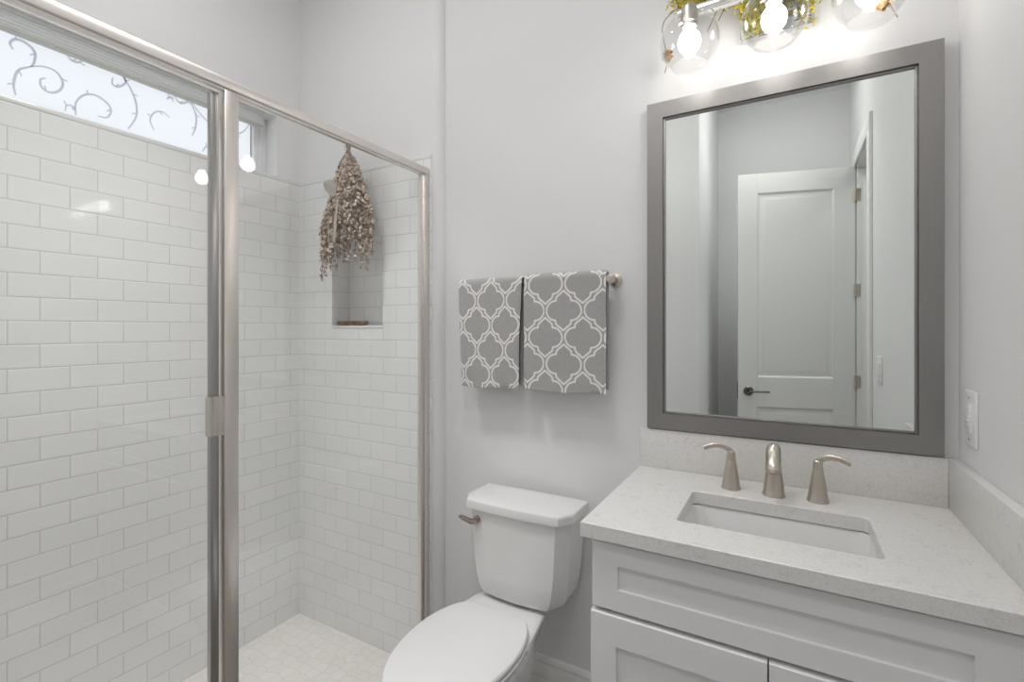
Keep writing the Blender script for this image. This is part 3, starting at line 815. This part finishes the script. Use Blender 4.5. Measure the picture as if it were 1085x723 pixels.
# widespread faucet
fa = thing('faucet', (-.031, 1.487, CZ), 'brushed nickel widespread faucet with two lever handles behind the sink', 'faucet')
bm = bmesh.new()
fyy = 1.486
add_lathe(bm, [(.0285, 0), (.0285, .004), (.0265, .007), (.0235, .035), (.0195, .065), (.0165, .09), (.0150, .105), (.010, .112)], (-.031, fyy, CZ), seg=32)
pth = spline([(-.031, fyy, CZ + .075), (-.031, fyy - .001, CZ + .108), (-.031, fyy - .012, CZ + .126), (-.031, fyy - .035, CZ + .130), (-.031, fyy - .062, CZ + .118), (-.031, fyy - .082, CZ + .100), (-.031, fyy - .090, CZ + .086)], 6)
nn = len(pth)
add_tube(bm, pth, [.0140 + .0040 * min(1, i / (nn * .6)) for i in range(nn)], 20, flat=.86)
add_tube(bm, [(-.031, fyy - .0885, CZ + .0895), (-.031, fyy - .0925, CZ + .082)], .012, 16)
link('spout', bm, M['nickel'], fa, sharp=50)
for hx_, sgn, hy_ in ((-.137, -1, 1.490), (.070, 1, 1.490)):
    bm = bmesh.new()
    add_lathe(bm, [(.0255, 0), (.0255, .004), (.0240, .007), (.0200, .035), (.0160, .06), (.0128, .078), (.0122, .0795), (.0122, .0815), (.0124, .083), (.0112, .098), (.0100, .104), (.004, .107)], (hx_, hy_, CZ), seg=32)
    ho = link('handle', bm, M['nickel'], fa, sharp=50)
    bm = bmesh.new()
    lv = spline([(hx_ + sgn * -.004, hy_ + .002, CZ + .090), (hx_ + sgn * .004, hy_ - .001, CZ + .106), (hx_ + sgn * .022, hy_ - .006, CZ + .117), (hx_ + sgn * .045, hy_ - .012, CZ + .118), (hx_ + sgn * .070, hy_ - .018, CZ + .109)], 6)
    nn = len(lv)
    add_tube(bm, lv, [.0085 - .0015 * i / nn for i in range(nn)], 14, flat=.62)
    link('lever', bm, M['nickel'], ho, sharp=50)

# ================================================================== MIRROR
mx0, mx1, mz0, mz1 = -.396, .3425, 1.0685, 2.118
my0, my1 = 1.585, 1.6095
fwid = .050
mi_ = thing('mirror', ((mx0 + mx1) / 2, my1, mz0), 'large wall mirror in a flat pewter frame above the vanity', 'mirror')
for pl_ in ([(mx0, mz0), (mx0 + fwid, mz0 + fwid), (mx0 + fwid, mz1 - fwid), (mx0, mz1)], [(mx1, mz0), (mx1, mz1), (mx1 - fwid, mz1 - fwid), (mx1 - fwid, mz0 + fwid)]):
    link('frame_upright', add_loft(bmesh.new(), [[(x, my1, z) for x, z in pl_], [(x, my0, z) for x, z in pl_]]), M['frame_v'], mi_)
for pl_ in ([(mx0, mz1), (mx0 + fwid, mz1 - fwid), (mx1 - fwid, mz1 - fwid), (mx1, mz1)], [(mx0, mz0), (mx1, mz0), (mx1 - fwid, mz0 + fwid), (mx0 + fwid, mz0 + fwid)]):
    link('frame_rail', add_loft(bmesh.new(), [[(x, my1, z) for x, z in pl_], [(x, my0, z) for x, z in pl_]]), M['frame_h'], mi_)
bm = bmesh.new()
ix0, ix1, iz0, iz1 = mx0 + fwid, mx1 - fwid, mz0 + fwid, mz1 - fwid
lp = .006
for a in ((ix0, ix0 + lp, iz0, iz1), (ix1 - lp, ix1, iz0, iz1), (ix0 + lp, ix1 - lp, iz0, iz0 + lp), (ix0 + lp, ix1 - lp, iz1 - lp, iz1)):
    add_box(bm, a[0], a[1], my0 + .006, my1 - .004, a[2], a[3], bev=.0015)
link('inner_lip', bm, M['frame_h'], mi_)
link('mirror_glass', box(ix0, ix1, 1.5985, 1.6035, iz0, iz1), M['mirror'], mi_)

# ================================================================== VANITY LIGHT + GREENERY
vl = thing('vanity_light', (-.03, W, 2.30), 'three globe vanity light with clear glass shades above the mirror', 'wall light')
lx = [-.243, -.030, .177]; ly = 1.455; lz = 2.212; gr = .081
link('backplate', box(-.122, .068, 1.590, W - .0005, 2.246, 2.372, bev=.003), M['chrome'], vl)
bm = bmesh.new()
add_box(bm, -.285, .225, 1.492, 1.512, 2.312, 2.338, bev=.002)
add_box(bm, -.05, -.01, 1.511, 1.592, 2.313, 2.337, bev=.002)
link('cross_bar', bm, M['chrome'], vl)
for x in lx:
    bm = bmesh.new()
    add_tube(bm, spline([(x, 1.495, 2.326), (x, 1.475, 2.328), (x, ly, 2.320), (x, ly, 2.30)], 5), .007, 12)
    add_lathe(bm, [(.010, .062), (.021, .058), (.024, .045), (.024, .012), (.021, .010), (.021, .0), (.001, 0)], (x, ly, 2.252), seg=24)
    so = link('socket', bm, M['nickel'], vl)
    bm = bmesh.new()
    add_lathe(bm, [(.0135, .0), (.0145, -.008), (.019, -.016), (.0265, -.026), (.0305, -.038), (.0312, -.046), (.0285, -.060), (.021, -.070), (.010, -.0755), (.001, -.0765)], (x, ly, 2.256), seg=28)
    link('bulb', bm, M['bulb'], so)
    bm = bmesh.new()
    prof = []
    a0, a1 = R_(16), R_(180 - 36)
    for k in range(28):
        a = a0 + (a1 - a0) * k / 27; prof.append((gr * math.sin(a), gr * math.cos(a)))
    inner = [(r - .0022 * (r / gr), z - .0022 * (z / gr)) for r, z in prof]
    lip = [(prof[-1][0] + .0015, prof[-1][1] - .005), (inner[-1][0] + .0015, inner[-1][1] - .005)]
    add_lathe(bm, prof + lip + inner[::-1], (x, ly, lz), seg=48, cap0=False, cap1=False)
    link('glass_globe', bm, M['globe'], so)

random.seed(11)
ga = thing('greenery_garland', (-.03, 1.55, 2.36), 'yellow green leafy garland with brown twigs draped along the vanity light', 'garland')
bm = bmesh.new()
vine = spline([(-.29, 1.56, 2.405), (-.22, 1.545, 2.39), (-.14, 1.55, 2.375), (-.09, 1.555, 2.33), (-.02, 1.55, 2.36), (.04, 1.555, 2.37), (.10, 1.55, 2.385), (.2, 1.55, 2.40)], 8)
add_tube(bm, vine, .003, 6)
link('stem', bm, M['stem'], ga)
bm = bmesh.new()
def blade(bm, p, d, L, wd):
    d = d.normalized(); s = d.cross(Vector((random.gauss(0, .3), -1, random.gauss(0, .3)))).normalized()
    if s.length < .1: return
    q = [p, p + d * L * .4 + s * wd, p + d * L, p + d * L * .4 - s * wd]
    bm.faces.new([bm.verts.new(k) for k in q])
for i in range(len(vine)):
    dens = 34 if vine[i].x < .09 else 14
    for q in range(dens):
        p = vine[i] + Vector((random.gauss(0, .014), random.gauss(0, .010), random.gauss(0, .014)))
        d = Vector((random.gauss(0, 1), random.gauss(-.2, .5), random.gauss(0, 1)))
        if p.y > 1.578: p.y = 1.575
        L = random.uniform(.010, .026)
        if (p + d.normalized() * L).y > 1.588: d.y = -abs(d.y)
        blade(bm, p, d, L, L * .16)
for sx2, sz2, n in ((-.085, 2.30, 120), (.05, 2.31, 130), (-.10, 2.345, 80)):
    for q in range(n):
        p = Vector((sx2 + random.gauss(0, .012), 1.575 + random.gauss(0, .004), sz2 + random.gauss(0, .028)))
        d = Vector((random.gauss(0, 1), -abs(random.gauss(.1, .4)), random.gauss(0, 1))); L = random.uniform(.010, .024)
        if p.y > 1.582: p.y = 1.58
        blade(bm, p, d, L, L * .17)
link('leaves', bm, M['moss'], ga, sharp=80)
for pts in ([(-.20, 1.555, 2.385), (-.225, 1.54, 2.34), (-.262, 1.52, 2.285)], [(-.17, 1.553, 2.38), (-.182, 1.545, 2.33), (-.205, 1.53, 2.27)], [(-.15, 1.553, 2.38), (-.157, 1.545, 2.34), (-.175, 1.535, 2.295)],
            [(-.27, 1.56, 2.40), (-.335, 1.55, 2.35), (-.330, 1.54, 2.27), (-.318, 1.535, 2.225), (-.328, 1.53, 2.18)], [(.2, 1.55, 2.40), (.225, 1.52, 2.33), (.212, 1.50, 2.235), (.222, 1.50, 2.19), (.236, 1.50, 2.155)]):
    link('twig', add_tube(bmesh.new(), spline(pts, 6), .0015, 6), M['stem'], ga)
for p in ((-.320, 1.535, 2.232), (.208, 1.50, 2.200)):
    bm = bmesh.new()
    add_lathe(bm, [(.002, .016), (.009, .010), (.0125, .0), (.010, -.010), (.004, -.016), (.0005, -.017)], p, seg=12)
    for k in range(40):
        d = Vector((random.gauss(0, 1), random.gauss(0, 1), random.gauss(0, 1))).normalized(); blade(bm, Vector(p) + d * .009, d + Vector((0, 0, -.5)), .012, .003)
    link('seed_pod', bm, M['pod'], ga, sharp=80)

# ================================================================== TOWEL BAR + TOWELS
by_, bz_ = 1.545, 1.555
tb = thing('towel_bar', (-.8, W, bz_), 'brushed nickel towel bar above the toilet holding two grey towels', 'towel bar')
bm = bmesh.new(); add_tube(bm, [(-1.105, by_, bz_), (-.505, by_, bz_)], .0075, 16); link('bar', bm, M['nickel'], tb)
for x in (-1.088, -.507):
    bm = bmesh.new(); add_lathe(bm, [(.021, 0), (.021, .006), (.012, .012), (.011, .045), (.0155, .052), (.0165, .066), (.0155, .078), (.010, .083), (.001, .084)], (x, W - .0005, bz_), '-y', seg=24)
    link('post', bm, M['nickel'], tb)

QF = [(0, .352), (.05, .318), (.10, .288), (.15, .262), (.192, .228), (.200, .172), (.262, .168), (.33, .150), (.395, .108), (.437, .055), (.45, 0)]
def make_towel(name, x0, x1, zt_, zb_, label, Lx, Ly, ox, oz, seed, skew=0., backoff=.012):
    rnd = random.Random(seed)
    outline = []
    pts = [(a * Lx * 1.03, b * Ly * 1.06) for a, b in QF]
    def dist(px, py):
        best = 9
        for c0 in (0, 1):
            qx = (px - ox + (Lx / 2 if c0 else 0)); qy = (py - oz + (Ly / 2 if c0 else 0))
            qx = abs(qx - Lx * round(qx / Lx)); qy = abs(qy - Ly * round(qy / Ly))
            if qx > .49 * Lx or qy > .40 * Ly: continue
            for (ax, ay), (bx_, by2) in zip(pts, pts[1:]):
                dx, dy = bx_ - ax, by2 - ay
                t = max(0, min(1, ((qx - ax) * dx + (qy - ay) * dy) / (dx * dx + dy * dy)))
                d = math.hypot(qx - ax - t * dx, qy - ay - t * dy)
                if d < best: best = d
        return best
    # profile in the y,z plane: front bottom -> over the bar -> back bottom ; arc length parameter
    fr, bk = by_ - .0165, by_ + .0145
    prof = []
    H = zt_ - zb_; st = .003
    n = int((H - .016) / st)
    for k in range(n + 1): prof.append((fr - .002 * math.sin(k / n * 3.0), zb_ + (H - .018) * k / n))
    for k in range(1, 9):
        a = math.pi * k / 9; prof.append((by_ - .001 - .0155 * math.cos(a), zt_ - .016 + .016 * math.sin(a)))
    hb = H - .016 - backoff; n2 = int(hb / .006)
    for k in range(n2 + 1): prof.append((bk, zt_ - .016 - hb * k / n2))
    nx = int((x1 - x0) / .003)
    me = bpy.data.meshes.new(name); verts = []; pat = []; faces = []
    s = [0]
    for a, b in zip(prof, prof[1:]): s.append(s[-1] + math.hypot(b[0] - a[0], b[1] - a[1]))
    th = .009
    for layer in (0, 1):
        for j, (y, z) in enumerate(prof):
            a = prof[max(j - 1, 0)]; b = prof[min(j + 1, len(prof) - 1)]
            ty, tz = b[0] - a[0], b[1] - a[1]; l = math.hypot(ty, tz) or 1
            ny, nz = -tz / l, ty / l       # outward for the front run
            down = max(0, min(1, (zt_ - z) / H))
            for i in range(nx + 1):
                t = i / nx; x = x0 + (x1 - x0) * t
                edge = min(t, 1 - t) * (x1 - x0)
                rnd_edge = th * .5 * max(0, 1 - edge / .008) ** 2
                off = (th * .5 - rnd_edge) * (1 if layer == 0 else -1)
                wob = .0035 * noise.noise(Vector((x * 9 + seed, z * 4, seed))) * down + .0012 * noise.noise(Vector((x * 30, z * 22, seed)))
                dirr = 1 if ny < 0 else -1
                xx = x + skew * down * (1 - 2 * t) * .5 + .003 * noise.noise(Vector((seed, z * 7, t * 3)))
                zz = z + nz * off + (.003 * math.sin(x * 23 + seed) if (j < 3 or j > len(prof) - 3) else 0)
                yy = y + ny * off + wob * (1 if y < by_ else .4)
                verts.append((xx, min(yy, W - .003), zz)); pat.append(dist(x - x0, s[j]) if layer == 0 else .01)
    m = nx + 1; L = len(prof)
    for layer in (0, 1):
        o_ = layer * L * m
        for j in range(L - 1):
            for i in range(nx):
                q = (o_ + j * m + i, o_ + j * m + i + 1, o_ + (j + 1) * m + i + 1, o_ + (j + 1) * m + i)
                faces.append(q if layer == 0 else q[::-1])
    o_ = L * m
    for j in range(L - 1):
        for i in (0, nx):
            q = (j * m + i, (j + 1) * m + i, o_ + (j + 1) * m + i, o_ + j * m + i); faces.append(q if i == 0 else q[::-1])
    for i in range(nx):
        for j in (0, L - 1):
            q = (j * m + i, j * m + i + 1, o_ + j * m + i + 1, o_ + j * m + i); faces.append(q[::-1] if j == 0 else q)
    cx_, cz_ = (x0 + x1) / 2, zb_
    me.from_pydata([(x - cx_, y - by_, z - cz_) for x, y, z in verts], [], faces)
    me.update()
    at = me.attributes.new('trellis', 'FLOAT', 'POINT'); at.data.foreach_set('value', pat)
    me.materials.append(M['towel'])
    me.polygons.foreach_set('use_smooth', [True] * len(me.polygons))
    o = bpy.data.objects.new(name, me); C.objects.link(o); o.location = (cx_, by_, cz_)
    o['label'] = label; o['category'] = 'towel'; o['group'] = 'patterned towels on the bar'
    return o
make_towel('towel', -1.108, -.830, 1.576, 1.170, 'narrower grey towel with white trellis pattern on the bar, nearer the shower', .130, .184, .150, .325, 3, skew=.03)
make_towel('towel', -.819, -.515, 1.581, 1.172, 'wider grey towel with white trellis pattern on the bar, nearer the mirror', .140, .184, .155, .280, 8)

# ================================================================== PLATES ON THE RIGHT WALL
def wall_plate(name, y0, y1, z0, z1, label, cat, kind):
    t = thing(name, (RW, (y0 + y1) / 2, z0), label, cat)
    link('cover_plate', box(RW - .0065, RW - .0003, y0, y1, z0, z1, bev=.002), M['plastic'], t)
    yc, zc = (y0 + y1) / 2, (z0 + z1) / 2
    for dz_ in (.048, -.048):
        bm = bmesh.new(); add_lathe(bm, [(.0032, 0), (.003, .001), (.0005, .0012)], (RW - .0062, yc, zc + dz_), seg=10, mat=Matrix.Rotation(R_(-90), 3, 'Y')); link('screw', bm, M['chrome'], t)
    if kind == 'outlet':
        link('receptacle', box(RW - .0095, RW - .006, yc - .0165, yc + .0165, zc - .0335, zc + .0335, bev=.0015), M['plastic'], t)
        for s_ in (-1, 1):
            bm = bmesh.new()
            for dy_ in (-.006, .006): add_box(bm, RW - .0098, RW - .0092, yc + dy_ - .001, yc + dy_ + .001, zc + s_ * .021 - .004, zc + s_ * .021 + .004)
            add_box(bm, RW - .0098, RW - .0092, yc - .002, yc + .002, zc + s_ * .021 - .012, zc + s_ * .021 - .008)
            link('socket_slots', bm, M['slot'], t)
        for s_ in (-1, 1): link('test_button', box(RW - .0112, RW - .009, yc - .009, yc + .009, zc + s_ * .0045 - .003, zc + s_ * .0045 + .003, bev=.0007), M['plastic'], t)
    else:
        n = 2
        for k in range(n):
            c_ = yc + (k - (n - 1) / 2) * .046
            link('rocker', box(RW - .0105, RW - .006, c_ - .0165, c_ + .0165, zc - .033, zc + .033, bev=.002), M['plastic'], t)
wall_plate('outlet', 1.463, 1.543, 1.118, 1.245, 'white electrical outlet on the wall beside the mirror above the side splash', 'outlet', 'outlet')
wall_plate('light_switch', .36, .476, 1.135, 1.262, 'white double rocker light switch reflected in the mirror near the doorway', 'light switch', 'switch')

# ================================================================== ADDED CEILING FILL LIGHTS (unseen, shaped as flush fixtures)
for (x, y, p, spr), lb in zip(FILLS, ('added round fill light on the ceiling above the toilet', 'added round fill light on the ceiling inside the shower', 'added round fill light on the ceiling by the entry door')):
    t = thing('fill_light', (x, y, CEIL), lb, 'fill light', 'added fill lights')
    bm = bmesh.new(); add_lathe(bm, [(.120, -.001), (.160, -.002), (.164, -.005), (.164, -.014), (.160, -.018), (.150, -.018)], (x, y, CEIL), seg=48, cap0=False, cap1=False); link('housing', bm, M['trim'], t)
    bm = bmesh.new(); add_lathe(bm, [(.150, -.014), (.156, -.022), (.156, -.042), (.148, -.052), (.10, -.056), (.001, -.058)], (x, y, CEIL), seg=40, cap0=False); link('diffuser', bm, M['fill_glow'], t)
